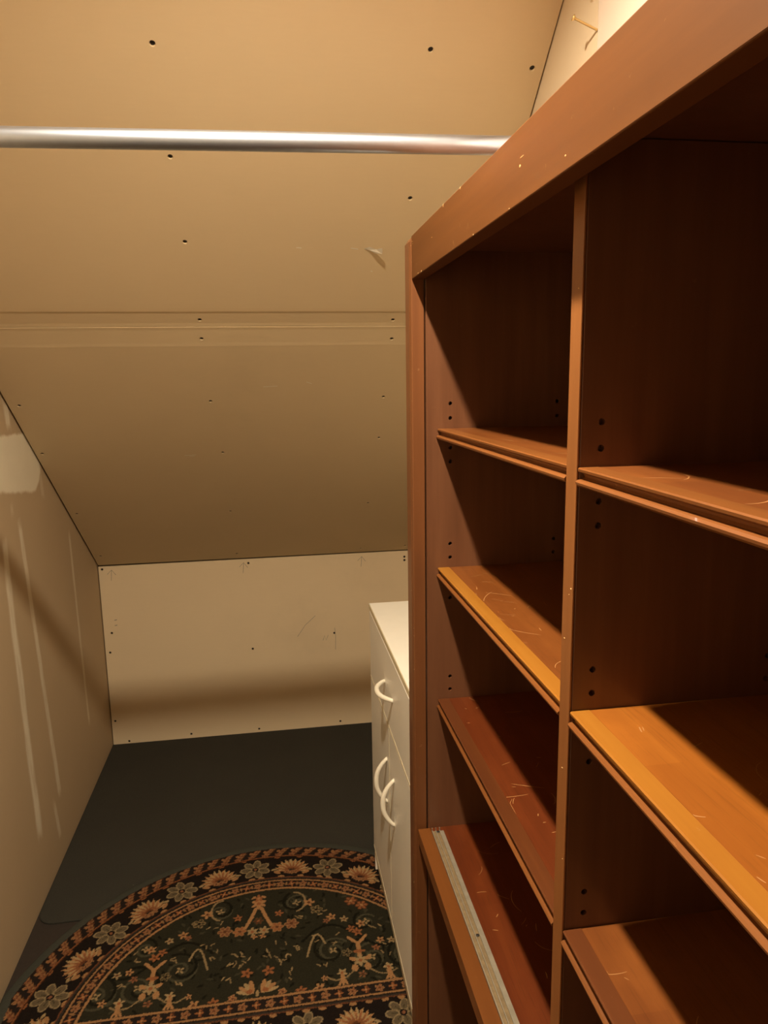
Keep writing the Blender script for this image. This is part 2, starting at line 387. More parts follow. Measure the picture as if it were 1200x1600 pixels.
# ------------------------------------------------------------------ ceiling lamp (just above the frame)
lp = empty('ceiling_spotlight', (LAMP_POS[0], LAMP_POS[1], ZC)); tag(lp, 'small dark round downlight on the flat ceiling', 'lamp')
def lathe(name, prof, c, mat, parent, n=20):
    bm = bmesh.new()
    loft(bm, [[(c[0]+r*math.cos(2*math.pi*k/n), c[1]+r*math.sin(2*math.pi*k/n), c[2]+z) for k in range(n)] for r, z in prof])
    return from_bm(name, bm, parent, mat, True)
LX, LY_, LZ = LAMP_POS
lathe('lamp_housing', [(.055, ZC-LZ), (.055, ZC-LZ-.012), (.040, ZC-LZ-.014), (.040, -.0115), (.036, -.0115), (.034, .001), (.002, .001)], LAMP_POS, M_GAP, lp)
gm = NT('glowing_diffuser'); gm.bsdf.inputs['Emission Color'].default_value = (*LAMP_COL, 1); gm.bsdf.inputs['Emission Strength'].default_value = LAMP_STRENGTH
lathe('lamp_diffuser', [(LAMP_R, .0005), (LAMP_R, -.0005)], LAMP_POS, gm.mat, lp, 16)

# ------------------------------------------------------------------ closet rod
YR = 1.18
def rz(x): return 1.8706 + .015*x
rod = empty('closet_rod', (lw(YR), YR, rz(lw(YR)))); tag(rod, 'galvanised steel closet rod running across below the sloping ceiling', 'rod')
tube('rod_tube', [(lw(YR)+.002, YR, rz(lw(YR)))] + [(x, YR, rz(x)) for x in (-.35, 0, .3)] + [(.5285, YR, rz(.5285))], .0140, M_STEEL, rod, 40)
for x0, x1 in ((lw(YR)+.0005, lw(YR)+.012), (.518, .530)):
    tube('rod_socket', [(x0, YR, rz(x0)), (x1, YR, rz(x1))], .026, M_STEEL, rod, 28)

# ------------------------------------------------------------------ bookcase
XB, XBK, YF, YN, ZT, ZF = .245, .5290, 1.25, .08, 1.752, 1.6834
XS = .2874; ZM = .678
Z1, Z2, Z3 = 1.4355, 1.1885, .9385
bk = empty('bookcase', ((XB+XBK)/2, (YF+YN)/2, 0))
tag(bk, 'tall cherry-stained wooden bookcase with open shelves in two bays', 'bookcase')
YS = 1.238
side = box('side_panel', XB+.0235, XBK, YS, 1.285, 0, ZT-.004, M_WOODZ, bk, .0008)
box('side_panel', XB+.022, XBK, YN, YN+.022, 0, ZT-.004, M_WOODZ, bk, .0008)
# face stile at the far end, chamfered outer corner
ch = .005
bm = bmesh.new()
pr = [(XB+.021, YF-.006), (XB+.001, YF-.006), (XB, YF-.005), (XB-.002, YF+.004), (XB-.002, YF+.038), (XB+.006, YF+.046), (XB+.021, YF+.046)]
loft(bm, [[(x, y, 0) for x, y in pr], [(x, y, ZT-.008) for x, y in pr], [(x+(.004 if x < XB+.01 else 0), y-(.004 if y > YF+.02 else 0), ZT-.001) for x, y in pr]])
from_bm('face_stile', bm, bk, M_FRAMEZ)
box('face_stile', XB, XB+.021, YN, YN+.045, 0, ZF, M_FRAMEZ, bk, .001)
box('frieze', XB+.0005, XB+.0225, YN, YF-.0062, ZF, ZT, M_FRAME, bk, .0012)
box('top_panel', XB+.0230, XBK, YN+.0225, YS-.0005, ZT-.024, ZT-.004, M_WOODZ, bk)
box('back_panel', XBK-.006, XBK-.0005, YN+.0225, YS-.0005, .06, ZT-.0245, M_WOODZ, bk)
DY0, DY1 = .6530, .6772
div = box('divider', XS+.0018, XBK-.0065, DY0, DY1, ZM+.0005, ZT-.0245, M_WOODZ, bk, .0012)
M_DIVE = wood('lit_worn_divider_front', (.19, .068, .018), (.25, .094, .026), (.31, .125, .036), grain='z', rough=.45, wear=.15)  # lighter than the divider wood: lamplight on its front edge put into the colour
box('divider_lit_strip', XS-.0008, XS+.0017, DY0, DY1, ZM+.001, ZT-.026, M_DIVE, div, .0008)  # thin strip added to carry the painted lamplight
box('divider', XS, XBK-.0065, DY0, DY1, .0605, ZM-.0265, M_WOODZ, bk, .001)
box('base_panel', XB+.03, XBK-.0065, YN+.0225, YS-.0005, .03, .06, M_WOODZ, bk)
box('toe_kick', XB+.03, XB+.045, YN+.0225, YS-.0005, 0, .0295, M_WOODZ, bk)
mid = box('middle_panel', XB+.0272, XBK-.0065, YN+.0225, YS-.0005, ZM-.026, ZM, M_SHELFD, bk, .0008)
box('front_edging', XB+.003, XB+.0270, YN+.0225, YS-.0005, ZM-.026, ZM, M_MIDEDGE, mid, .0008)
# sliding-door track on the middle panel
tp = [(.2720, 0), (.2720, .0035), (.2732, .0035), (.2732, .0012), (.2790, .0012), (.2790, .0034), (.2802, .0034), (.2802, .0012), (.2862, .0012), (.2862, .0034), (.2874, .0034), (.2874, .0010), (.2945, .0010), (.2945, 0)]
trk = extrude_y('sliding_track', [(x, ZM+z) for x, z in tp], YN+.03, YS-.014, M_TRACK, mid)
for a_, b_ in ((.2734, .2788), (.2804, .2860)):
    box('track_groove', a_, b_, YN+.03, YS-.016, ZM+.0010, ZM+.0016, M_TRACKG, trk)
for y in (YS-.018, .955, .63, .33):
    lathe('track_screw', [(.0005, .0002), (.0026, .0012), (.0030, -.0004)], (.2831, y, ZM+.0016), M_SCREWD, trk, 10)
for x in (.2726, .2796, .2868):
    box('track_prong', x-.0006, x+.0006, YS-.015, YS-.0125, ZM, ZM+.008, M_TRACK, trk)
# pin holes
HX, HB = .3105, .504
hz = []
for z in (Z1, Z2, Z3): hz += [z+.0425, z+.0175, z-.0335, z-.0575]
cut(side, [((x, YS, z), (0, -1, 0), .0034, .0030, .012) for x in (HX, HB) for z in hz])
cut(div, [((x, DY0, z), (0, -1, 0), .0034, .0030, .008) for x in (HX, HB) for z in hz] + [((x, DY1, z), (0, 1, 0), .0034, .0030, .008) for x in (HX, HB) for z in hz])
# shelves
def edge_profile(z):
    P_ = [(.0205, 0), (.0015, 0), (0, -.0012), (.0003, -.0035), (.0030, -.0045), (.0062, -.0066), (.0070, -.0090), (.0050, -.0108), (-.0004, -.0118),
          (-.0022, -.0136), (-.0018, -.0158), (.0012, -.0182), (.0060, -.0190), (.0205, -.0190)]
    return [(XS+a, z+b) for a, b in P_]
M_SCRATCH = plain('pale_scratch', (.36, .17, .06), .5)
def scratches(parent, y0, y1, z, n, seed, x1=.40):
    rs = random.Random(seed); bm = bmesh.new(); off = wloc(parent)
    for _ in range(n):
        x, y = rs.uniform(XS+.022, x1), rs.uniform(y0+.02, y1-.02); a = rs.uniform(0, 6.28); k = rs.uniform(-40, 40)
        ln = rs.choice((.006, .010, .018, .030, .045))*rs.uniform(.7, 1.2); m_ = max(3, int(ln/.004)); w = rs.uniform(.0003, .0007)
        va, vb = [], []
        for i in range(m_+1):
            sn, cs = math.sin(a), math.cos(a); ww = w*(.4+.6*math.sin(math.pi*(i+.5)/(m_+1)))
            va.append(bm.verts.new((x-sn*ww, y+cs*ww, z+.0001))); vb.append(bm.verts.new((x+sn*ww, y-cs*ww, z+.0001)))
            x += cs*ln/m_; y += sn*ln/m_; a += k*ln/m_
            x = min(max(x, XS+.0215), XBK-.02); y = min(max(y, y0+.003), y1-.003)
        for i in range(m_): bm.faces.new((va[i], va[i+1], vb[i+1], vb[i]))
    o = from_bm('scratches', bm, parent, M_SCRATCH); o['kind'] = 'stuff'
    return o
def shelf(y0, y1, z, mb, me_):
    s_ = box('shelf', XS+.0206, XBK-.0075, y0, y1, z-.019, z-.0002, mb, bk, .0004, 1)
    P_ = edge_profile(z); NC = 8
    extrude_y('shelf_edging', P_[:NC] + [(XS+.0205, P_[NC-1][1])], y0, y1, me_, s_)
    extrude_y('shelf_nosing', [(XS+.0205, P_[NC-1][1]-.0001), (P_[NC-1][0], P_[NC-1][1]-.0001)] + P_[NC:], y0, y1, M_NOSE, s_)
    scratches(s_, y0, y1, z-.0002, 26, int(z*1000+y0*100))
scratches(mid, YN+.03, YS-.01, ZM, 34, 5)
LY = (DY1+.0012, YS-.0012); RY = (YN+.0232, DY0-.0012)
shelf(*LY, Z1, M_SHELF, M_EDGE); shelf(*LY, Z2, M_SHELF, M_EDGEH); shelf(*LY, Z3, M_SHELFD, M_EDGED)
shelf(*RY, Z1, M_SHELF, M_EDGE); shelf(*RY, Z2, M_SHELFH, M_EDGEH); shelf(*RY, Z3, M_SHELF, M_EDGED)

M_CHIP = plain('bare_wood_chip', (.62, .40, .18), .7)
def chip_mesh(seed):
    rs = random.Random(seed); bm = bmesh.new(); n = 7
    loft(bm, [[(math.cos(6.283*k/n)*rs.uniform(.5, 1), math.sin(6.283*k/n)*rs.uniform(.5, 1), 0) for k in range(n)]]*1 + [[(math.cos(6.283*k/n)*.45, math.sin(6.283*k/n)*.45, .25) for k in range(n)]])
    me = bpy.data.meshes.new('chip'); bm.to_mesh(me); bm.free(); me.materials.append(M_CHIP); return me
CHIPS = [chip_mesh(i) for i in range(3)]
def chip(parent, p, ax, sx, sy2, i=0):
    o = link('chip', CHIPS[i % 3], parent); o.location = Vector(p)-wloc(parent)
    o.rotation_euler = Vector(ax).to_track_quat('Z', 'Y').to_euler(); o.scale = (sx, sy2, .0012)
fz = [o for o in bk.children if o.name.startswith('frieze')][0]
st = [o for o in bk.children if o.name.startswith('face_stile')][0]
rs = random.Random(11)
for i, (y, z, w, h) in enumerate(((1.19, ZF+.0025, .0012, .003), (1.165, ZF+.002, .002, .002), (1.235, ZT-.010, .0008, .005), (1.232, ZT-.014, .0006, .003), (.87, ZF+.0015, .0016, .0012),
                                  (.71, ZT-.035, .002, .003), (.705, ZT-.028, .0008, .007), (.60, ZF+.012, .0012, .002), (.93, ZT-.0015, .003, .0012), (1.02, ZT-.0012, .004, .001), (.74, ZF+.002, .001, .001), (1.09, ZT-.030, .0008, .004))):
    chip(fz, (XB+.0005, y, z), (-1, 0, 0), h, w, i)
for i in range(16):
    chip(st, (XB-.0019 if i % 3 else XB, YF-.004+(.010 if i % 3 else 0), rs.uniform(.5, 1.74)), (-1, 0, 0), rs.uniform(.0008, .003), rs.uniform(.0005, .0012), i)
chip(st, (XB+.001, YF+.030, ZT-.004), (-1, 0, .6), .006, .009, 1)
for i, z in enumerate((1.315, 1.308, 1.12, 1.26, 1.02, 1.60)):
    chip(div, (XS-.0008, DY0+.004+.004*(i % 4), z), (-1, 0, 0), rs.uniform(.0008, .0018), rs.uniform(.0008, .0015), i)

# ------------------------------------------------------------------ white cabinet
XC, CY0, CY1, HC = .268, 1.358, 2.048, .874
ZR = .0132         # stands on the rug
wc = empty('white_cabinet', (.40, (CY0+CY1)/2, ZR)); tag(wc, 'low white laminate cabinet with one drawer above two doors beyond the bookcase', 'cabinet')
XCB = .525
box('cabinet_side', XC+.004, XCB, CY1-.015, CY1, ZR, HC-.0165, M_WHITE, wc, .0006)
box('cabinet_side', XC+.004, XCB, CY0, CY0+.015, ZR, HC-.0165, M_WHITE, wc, .0006)
top = box('cabinet_top', XC+.0022, XCB, CY0-.002, CY1+.002, HC-.016, HC, M_WHITET, wc, .0006)
box('edge_band', XC+.0004, XC+.0020, CY0-.002, CY1+.002, HC-.0155, HC-.0006, M_BAND, top, .0004)
box('cabinet_back', XCB-.004, XCB-.0005, CY0+.0155, CY1-.0155, ZR+.08, HC-.0165, M_WHITE, wc)
box('cabinet_bottom', XC+.020, XCB-.0045, CY0+.0155, CY1-.0155, ZR+.082, ZR+.098, M_WHITE, wc)
box('kick_board', XC+.012, XC+.024, CY0+.0155, CY1-.0155, ZR, ZR+.0815, M_WHITE, wc)
ZDR = .6535; YM = (CY0+CY1)/2
def front(name, y0, y1, z0, z1):
    f_ = box(name, XC, XC+.0155, y0, y1, z0, z1, M_WHITE, wc, .0008)
    box('edge_band', XC-.0008, XC-.0001, y0+.001, y1-.001, z0+.0003, z0+.0050, M_BAND, f_)
    return f_
dr = front('drawer_front', CY0+.0165, CY1-.0165, ZDR+.002, HC-.0175)
dfar = front('cabinet_door', YM+.0022, CY1-.0165, .099, ZDR-.003)
dnear = front('cabinet_door', CY0+.0165, YM-.0018, .099, ZDR-.003)
box('edge_band', XC-.0007, XC-.0001, YM-.0052, YM-.0020, .1045, ZDR-.004, M_BAND, dnear)
def handle(parent, c, along, length, bow):
    al = Vector(along); out_ = Vector((-1, 0, 0)); wd = al.cross(out_)
    bm = bmesh.new(); rings = []; n = 14; N = 28
    for i in range(N+1):
        s_ = i/N; a = (s_-.5)*2
        p = Vector(c) + al*a*length*.5 + out_*(bow*(1-abs(a)**2.3) - .001)
        p2 = a+.01; slope = -bow*2.3*abs(a)**1.3*(1 if a > 0 else -1)/(length*.5)
        tn = (al + out_*slope).normalized(); nr = wd.cross(tn).normalized()
        w = .0068*(1-.25*abs(a)**3); th = .0042 + .0022*(1-abs(a)**2)
        if abs(a) > .93: w *= .8
        rings.append([p + wd*w*math.cos(2*math.pi*k/n) + nr*th*math.sin(2*math.pi*k/n) for k in range(n)])
    loft(bm, rings)
    return from_bm('handle', bm, parent, M_HANDLE, True)
handle(dr, (XC, 1.697, .756), (0, 1, 0), .125, .030)
handle(dfar, (XC, 1.741, .487), (0, 0, 1), .125, .030)
handle(dnear, (XC, 1.632, .488), (0, 0, 1), .125, .030)

# ------------------------------------------------------------------ screws sticking out of the right wall
def stray(name, base, head, label):
    b = Vector(base); h = Vector(head); d = (h-b).normalized(); e = empty('protruding_screw', base)
    tag(e, label, 'screw', 'screws left sticking out of the right wall')
    N = 22; pts, rad = [], []
    for i in range(N+1):
        pts.append(b.lerp(h, i/N*.93)); rad.append(.0021 if i % 2 else .0017)
    tube('screw_shank', pts, rad, M_BRASS, e, 10)
    tube('screw_head', [b.lerp(h, .90), b.lerp(h, .97), h], [.002, .0045, .0048], M_BRASS, e, 14)
stray('s', (.5305, 1.183, 2.049), (.491, 1.186, 2.066), 'yellow screw sticking out of the wall seam above the bookcase, lower one')
stray('s', (.5305, 1.183, 2.135), (.510, 1.190, 2.110), 'yellow screw sticking out of the wall seam, cut off by top frame edge')

# ------------------------------------------------------------------ carpet remnant and half-round rug
bm = bmesh.new()
xl, xr, y0, y1, rr = -.7165, .545, 1.978, YK-.002, .05
out_ = [(xr, y0), (xr, y1), (lw(y1)+.002, y1)] + [(xl+rr-.002-rr*math.cos(a), y0+rr-rr*math.sin(a)) for a in [math.pi/2*k/8 for k in range(9)]]
def ins(p, d): return (p[0]+(d if p[0] < 0 else -d), p[1]+(d if p[1] < 2.5 else -d))
loft(bm, [[(x, y, .0001) for x, y in out_], [(x, y, .004) for x, y in out_], [(*ins(p, .002), .0055) for p in out_]])
ca = from_bm('carpet', bm, None, M_CARPET); tag(ca, 'dark green carpet remnant with rounded corner laid against the knee wall', 'carpet')

CX, CYR, RR = -.0574, 1.5357, .687
XL_, XR_, YB_ = -.7195, .505, 1.385
HEM = .026
ZB, ZTOP = .0058, .0120
rug = empty('half_round_rug', (CX, CYR, ZB)); tag(rug, 'half-round floral rug in dark green, black and salmon with a flower border', 'rug')
def outline(ins_):
    R_ = RR-ins_; a0 = math.acos(min(1, (XR_-ins_-CX)/R_)); a1 = math.acos(max(-1, (XL_+ins_-CX)/R_))
    pts = [(XR_-ins_, YB_+ins_)]
    pts += [(CX+R_*math.cos(a0+(a1-a0)*k/120), CYR+R_*math.sin(a0+(a1-a0)*k/120)) for k in range(121)]
    pts += [(XL_+ins_, YB_+ins_)]
    return pts
rings = []
for ins_, z in ((.001, ZB), (0, ZB+.0025), (.002, ZTOP-.0005), (.006, ZTOP+.0008), (HEM-.005, ZTOP+.0008), (HEM+.001, ZTOP-.0003), (HEM+.001, ZB)):
    rings.append([(x, y, z) for x, y in outline(ins_)])
bm = bmesh.new(); loft(bm, rings+[rings[0]], True, False); bmesh.ops.remove_doubles(bm, verts=bm.verts, dist=1e-5)
from_bm('hem', bm, rug, M_HEM, True)

# pile: 2 mm knots, each with its own colour
G = .002
gx = np.arange(XL_+.02, XR_-.018, G); gy = np.arange(YB_+.02, CYR+RR-.018, G)
nx, ny = len(gx), len(gy)
X, Y = np.meshgrid(gx, gy)            # [ny,nx]
rng = np.random.default_rng(3)
TAN, SAL, CRM, GRY, DRK, GRN, RST, OLV, PNK, GRL = (np.array(c) for c in ((.50, .30, .17), (.38, .165, .085), (.54, .43, .28), (.17, .145, .11), (.020, .016, .017),
    (.036, .038, .030), (.15, .064, .038), (.085, .078, .05), (.32, .15, .095), (.36, .30, .21)))
C = np.empty((ny, nx, 3)); C[:] = GRN
JX = X + rng.normal(0, .0006, X.shape); JY = Y + rng.normal(0, .0006, X.shape)
def win(cx, cy_, r):
    i0 = max(0, int((cx-r-gx[0])/G)); i1 = min(nx, int((cx+r-gx[0])/G)+2)
    j0 = max(0, int((cy_-r-gy[0])/G)); j1 = min(ny, int((cy_+r-gy[0])/G)+2)
    return (slice(j0, j1), slice(i0, i1)) if i1 > i0 and j1 > j0 else None
ZONE = [None]
def put(w, m, col):
    if ZONE[0] is not None: m = m & ZONE[0][w]
    C[w][m] = col
def ell(cx, cy_, rx, ry, rot, col):
    w = win(cx, cy_, max(rx, ry)+.002)
    if w is None: return
    dx = JX[w]-cx; dy = JY[w]-cy_; c, s = math.cos(rot), math.sin(rot)
    put(w, ((dx*c+dy*s)/rx)**2+((-dx*s+dy*c)/ry)**2 < 1, col)
def cap(x0, y0_, x1, y1_, r, col):
    w = win((x0+x1)/2, (y0_+y1_)/2, math.hypot(x1-x0, y1_-y0_)/2+r+.002)
    if w is None: return
    dx, dy = x1-x0, y1_-y0_; t = np.clip(((JX[w]-x0)*dx+(JY[w]-y0_)*dy)/max(dx*dx+dy*dy, 1e-9), 0, 1)
    put(w, np.hypot(JX[w]-x0-t*dx, JY[w]-y0_-t*dy) < r, col)
def fr(cx, cy_, rot, s=1.0):
    c, n_ = math.cos(rot), math.sin(rot)
    return lambda a, b: (cx+s*(a*c-b*n_), cy_+s*(a*n_+b*c))
def star(cx, cy_, r, col, n=5, core=None, rot=None):
    rot = rng.uniform(0, 6) if rot is None else rot
    for k in range(n):
        a = rot+2*math.pi*k/n
        ell(cx+math.cos(a)*r*.55, cy_+math.sin(a)*r*.55, r*.5, r*.26, a, col)
    ell(cx, cy_, r*.28, r*.28, 0, core if core is not None else SAL)
def rosette(cx, cy_, r, col, edge, core, n=6, rot=0):
    for k in range(n):
        a = rot+2*math.pi*k/n; ell(cx+math.cos(a)*r*.6, cy_+math.sin(a)*r*.6, r*.44, r*.34, a, edge)
    for k in range(n):
        a = rot+2*math.pi*k/n; ell(cx+math.cos(a)*r*.6, cy_+math.sin(a)*r*.6, r*.31, r*.21, a, col)
    ell(cx, cy_, r*.26, r*.26, 0, core)
def palmette(cx, cy_, rot, s=1.0):        # feathered fan that opens along +b
    w = win(cx, cy_, .075*s)
    if w is None: return
    dx = JX[w]-cx; dy = JY[w]-cy_; c, n_ = math.cos(rot), math.sin(rot)
    a_ = (dx*c+dy*n_)/s; b_ = (-dx*n_+dy*c)/s + .022
    rr_ = np.hypot(a_, b_); th = np.arctan2(a_, b_)
    saw = np.abs(((th*3.6+.5) % 1)-.5)*2; saw2 = np.abs(((th*9) % 1)-.5)*2
    Rm = .058*(.66+.26*saw+.10*saw2)*np.where(np.abs(th) > 1.15, .92, 1.0)
    m_ = (rr_ < Rm) & (np.abs(th) < 1.62)
    t_ = rr_/Rm; vein = np.sin(th*19+rr_*90)
    put(w, m_, TAN); put(w, m_ & (t_ > .55) & (vein > .25), CRM*.95)
    put(w, m_ & (t_ < .80) & (vein < -.35), SAL); put(w, m_ & (t_ < .62) & (vein < .35), PNK); put(w, m_ & (t_ < .45), SAL*.8); put(w, m_ & (t_ < .32) & (np.abs(th) < .9), RST)
    f = fr(cx, cy_, rot, s)
    ell(*f(0, -.026), .019*s, .0125*s, rot, DRK*1.6)
    for k in (-1, 0, 1): rosette(*f(k*.0125, -.026+abs(k)*.003), .0088*s, PNK, TAN*.8, RST, 5, rot)
    for k in (-1, 1): ell(*f(k*.041, -.026), .011*s, .0055*s, rot+k*.5, TAN*.9); ell(*f(k*.052, -.014), .008*s, .004*s, rot-k*.4, CRM*.8)
def grey_flower(cx, cy_, rot, s=1.0):
    f = fr(cx, cy_, rot, s)
    for k in range(7):
        a = rot+2*math.pi*(k+.5)/7
        for col, q in ((GRL, 1.0), (GRY, .76)):
            ell(cx+math.cos(a)*.024*s, cy_+math.sin(a)*.021*s, .0165*s*q, .0105*s*q, a, col)
        cap(cx+math.cos(a)*.012*s, cy_+math.sin(a)*.011*s, cx+math.cos(a)*.024*s, cy_+math.sin(a)*.021*s, .0012*s, OLV)
    ell(cx, cy_, .0085*s, .0085*s, 0, DRK); ell(cx, cy_, .004*s, .004*s, 0, PNK)
# distance field of the bands: arc part / straight part
RAD = np.hypot(JX-CX, JY-CYR); TH = np.arctan2(JX-CX, JY-CYR)
wav = .0012*np.sin(TH*160)
dep_arc = RR-RAD                                 # depth in from the arc edge
dep_str = JY-YB_                                 # depth in from the straight edge
DEP = np.where(JY > CYR, np.minimum(dep_arc, dep_str), np.minimum(np.minimum(dep_str, JX-(CX-RR)), (CX+RR)-JX))
STR = dep_str <= np.where(JY > CYR, dep_arc, 9)
ALN = np.where(STR, JX/RR, TH)                    # running coordinate
def band(a, b, col): C[(DEP >= a) & (DEP < b)] = col
band(0, .030, HEM and np.array((.055, .065, .058)))
band(.0255, .066, RST*.55)
# outer guard: slanted leaf dashes with a dotted rim
band(.0262, .0645, DRK*1.4)
m = (DEP > .0275) & (DEP < .064); sq = ALN*RR/.047; ph = (sq + (DEP-.028)*16) % 1.0
edge_n = .06*np.sin(DEP*900+ALN*300)
C[m & (ph+edge_n < .46)] = RST*1.3; C[m & (ph+edge_n > .05) & (ph+edge_n < .20)] = PNK; C[m & (ph+edge_n > .09) & (ph+edge_n < .15)] = TAN*.85
C[m & (ph+edge_n > .30) & (ph+edge_n < .40)] = TAN*.7
pm = (sq+.1) % 1.0; dd = np.hypot((pm-.80)*.047, DEP-.040)
C[(dd < .0060) & m] = TAN*.75; C[(dd < .0028) & m] = SAL
C[(DEP > .052) & (DEP < .062) & (np.abs(pm-.66) < .10)] = PNK*.8
band(.0645, .0685, SAL*.75); band(.0685, .0715, RST*.6)
band(.0715, .168, DRK)
band(.168, .172, RST*1.2); band(.172, .178, np.array((.05, .045, .045))); band(.178, .1815, DRK)
band(.1815, .2245, DRK*1.5)
band(.1815, .187, TAN*.85); band(.2165, .2235, TAN*.9)
m = (DEP > .187) & (DEP < .2165); ph = (ALN*RR/.034) % 1.0
C[m & (np.abs(ph-.5) < .04)] = RST
ZONE[0] = (DEP > .0715) & (DEP < .168)
RM = RR-.120
for k in range(-4, 4):
    a = math.radians(7.3+23*k)
    if abs(a) < math.radians(100):
        # scroll of the inner and outer rim of the main border
        for q in range(-3, 4):
            b_ = a+math.radians(q*3.3)
            cx_, cy_ = CX+math.sin(b_)*(RR-.166), CYR+math.cos(b_)*(RR-.166)
            if q % 2: ell(cx_, cy_, .010, .006, -b_, TAN*.85)
            cx_, cy_ = CX+math.sin(b_+.03)*(RR-.0725), CYR+math.cos(b_+.03)*(RR-.0725)
            if q % 2 == 0: ell(cx_, cy_, .009, .005, -b_, SAL*.8)
        palmette(CX+math.sin(a)*RM, CYR+math.cos(a)*RM, -a, 1.08)
    a2 = a-math.radians(11.6)
    grey_flower(CX+math.sin(a2)*RM, CYR+math.cos(a2)*RM, -a2, 1.18)
for k in range(-4, 5):
    x_ = -.09+.235*k
    if k % 1 == 0: palmette(x_+.0, YB_+.12, math.pi if False else 0.0, 1.0)
    grey_flower(x_+.1175, YB_+.12, 0, 1.12)
    for q in range(6): ell(x_+.04*q, YB_+.165, .009, .006, 0, TAN*.85)
ZONE[0] = (DEP > .187) & (DEP < .2165)
n_ = int(math.pi*(RR-.2)/.034)
for k in range(-n_//2, n_//2+1):
    a = k*.034/(RR-.2); x_, y_ = CX+math.sin(a)*(RR-.2015), CYR+math.cos(a)*(RR-.2015)
    if k % 2: rosette(x_, y_, .0125, PNK, TAN*.8, RST, 5, a)
    else:
        star(x_, y_, .012, SAL, 4, TAN, a)
        for e in (-.016, .016): ell(x_+e*math.cos(a), y_-e*math.sin(a), .004, .007, -a, TAN*.7)
for k in range(-20, 20):
    x_, y_ = -.09+.034*k, YB_+.2015
    if k % 2: rosette(x_, y_, .0125, PNK, TAN*.8, RST, 5, 0)
    else: star(x_, y_, .011, SAL, 4, TAN, 0)
# field motifs, mirrored about the axis of the rug
ZONE[0] = DEP > .2245
AX = -.088
VINE = GRN*1.9; VD = GRN*.45
def mir(fn, x_, y_, *a_, **k_):
    fn(AX+x_, y_, *a_, **k_); fn(AX-x_, y_, *a_, **k_)
def poly(pts, r, col):
    for p, q in zip(pts[:-1], pts[1:]): cap(*p, *q, r, col)
def spiral(cx, cy_, r, turns, sgn, col, w_, a0=0):
    P_ = [(cx+r*(1-.8*t)*math.cos(a0+sgn*t*turns*6.283), cy_+r*(1-.8*t)*math.sin(a0+sgn*t*turns*6.283)) for t in np.linspace(0, 1, 28)]
    poly(P_, w_, col)
for _ in range(420):       # small dark leaves of the ground
    x_, y_ = rng.uniform(-.6, .5), rng.uniform(1.6, 2.0); ell(x_, y_, .009, .0035, rng.uniform(0, 3), VD if rng.random() < .6 else VINE)
for sg in (-1, 1):
    for cx_, cy_, r_ in ((.30, 1.69, .055), (.20, 1.73, .045), (.40, 1.68, .05), (.11, 1.93, .035), (.30, 1.82, .03)):
        spiral(AX+sg*cx_, cy_, r_, 1.4, sg, VINE*1.25, .0035, .6); spiral(AX+sg*cx_, cy_, r_*1.35, .7, sg, VD, .004, 2.0)
        star(AX+sg*cx_, cy_, .012, CRM*.8, 4, OLV)
    P_ = [(AX+sg*(.12+.26*t), 1.775+.05*math.sin(t*5.5)) for t in np.linspace(0, 1, 20)]; poly(P_, .004, VD)
    P_ = [(AX+sg*(.13+.05*t), 1.72+.075*math.sin(t*2.6)) for t in np.linspace(0, 1, 14)]; poly(P_, .0027, CRM*.7)
    P_ = [(AX+sg*(.035+.075*t), 1.925-.06*t) for t in np.linspace(0, 1, 3)]
    # the A-shaped pendant
    poly([(AX+sg*.008, 1.925), (AX+sg*.022, 1.885), (AX+sg*.036, 1.853)], .0052, TAN)
    P_ = [(AX+sg*(.105+.03*math.cos(t)), 1.935+.04*math.sin(t)) for t in np.linspace(-1.4, 1.6, 14)]; poly(P_, .0028, CRM*.65)
    # forked pendant towards the sides
    b0 = AX+sg*.268
    poly([(b0, 1.700), (b0, 1.742)], .0058, TAN); poly([(b0, 1.742), (b0-.024, 1.768)], .0045, TAN); poly([(b0, 1.742), (b0+.024, 1.768)], .0045, TAN)
    ell(b0, 1.715, .016, .006, 0, SAL); star(b0, 1.683, .019, CRM*.85, 6, SAL, .5)
    for e in (-1, 1): ell(b0+e*.017, 1.660, .009, .012, 0, TAN); ell(b0+e*.020, 1.690, .010, .006, e*.6, TAN)
    rosette(b0, 1.636, .013, PNK, OLV, RST, 5)
    for e in (-1, 1): poly([(b0+e*.02, 1.652), (b0+e*.045, 1.632), (b0+e*.07, 1.628), (b0+e*.09, 1.640)], .0022, CRM*.6)
    # tassels
    for tx in (.216, .338):
        t0 = AX+sg*tx
        star(t0, 1.650, .014, CRM*.9, 5, SAL); ell(t0, 1.637, .006, .010, 0, TAN)
        for e in (-1, 0, 1): cap(t0, 1.634, t0+e*.010, 1.612, .0032, TAN)
    # butterfly wings
    for k in range(4):
        a = .25+.38*k; ell(AX+sg*(.010+.024*math.cos(a)), 1.618+.020*math.sin(a)+.006, .021, .0062, sg*a if sg > 0 else math.pi-a, TAN if k % 2 else CRM*.9)
    ell(AX+sg*.020, 1.630, .008, .007, 0, SAL); rosette(AX+sg*.062, 1.616, .012, PNK, TAN, RST, 5)
ell(AX, 1.622, .0045, .010, 0, CRM*.8)
star(AX, 1.945, .022, TAN, 6, SAL, .5); star(AX, 1.968, .016, SAL, 5, TAN, 1.57); ell(AX-.015, 1.972, .008, .004, .8, TAN); ell(AX+.015, 1.972, .008, .004, -.8, TAN)
rosette(AX, 1.875, .015, RST, OLV, SAL, 6)
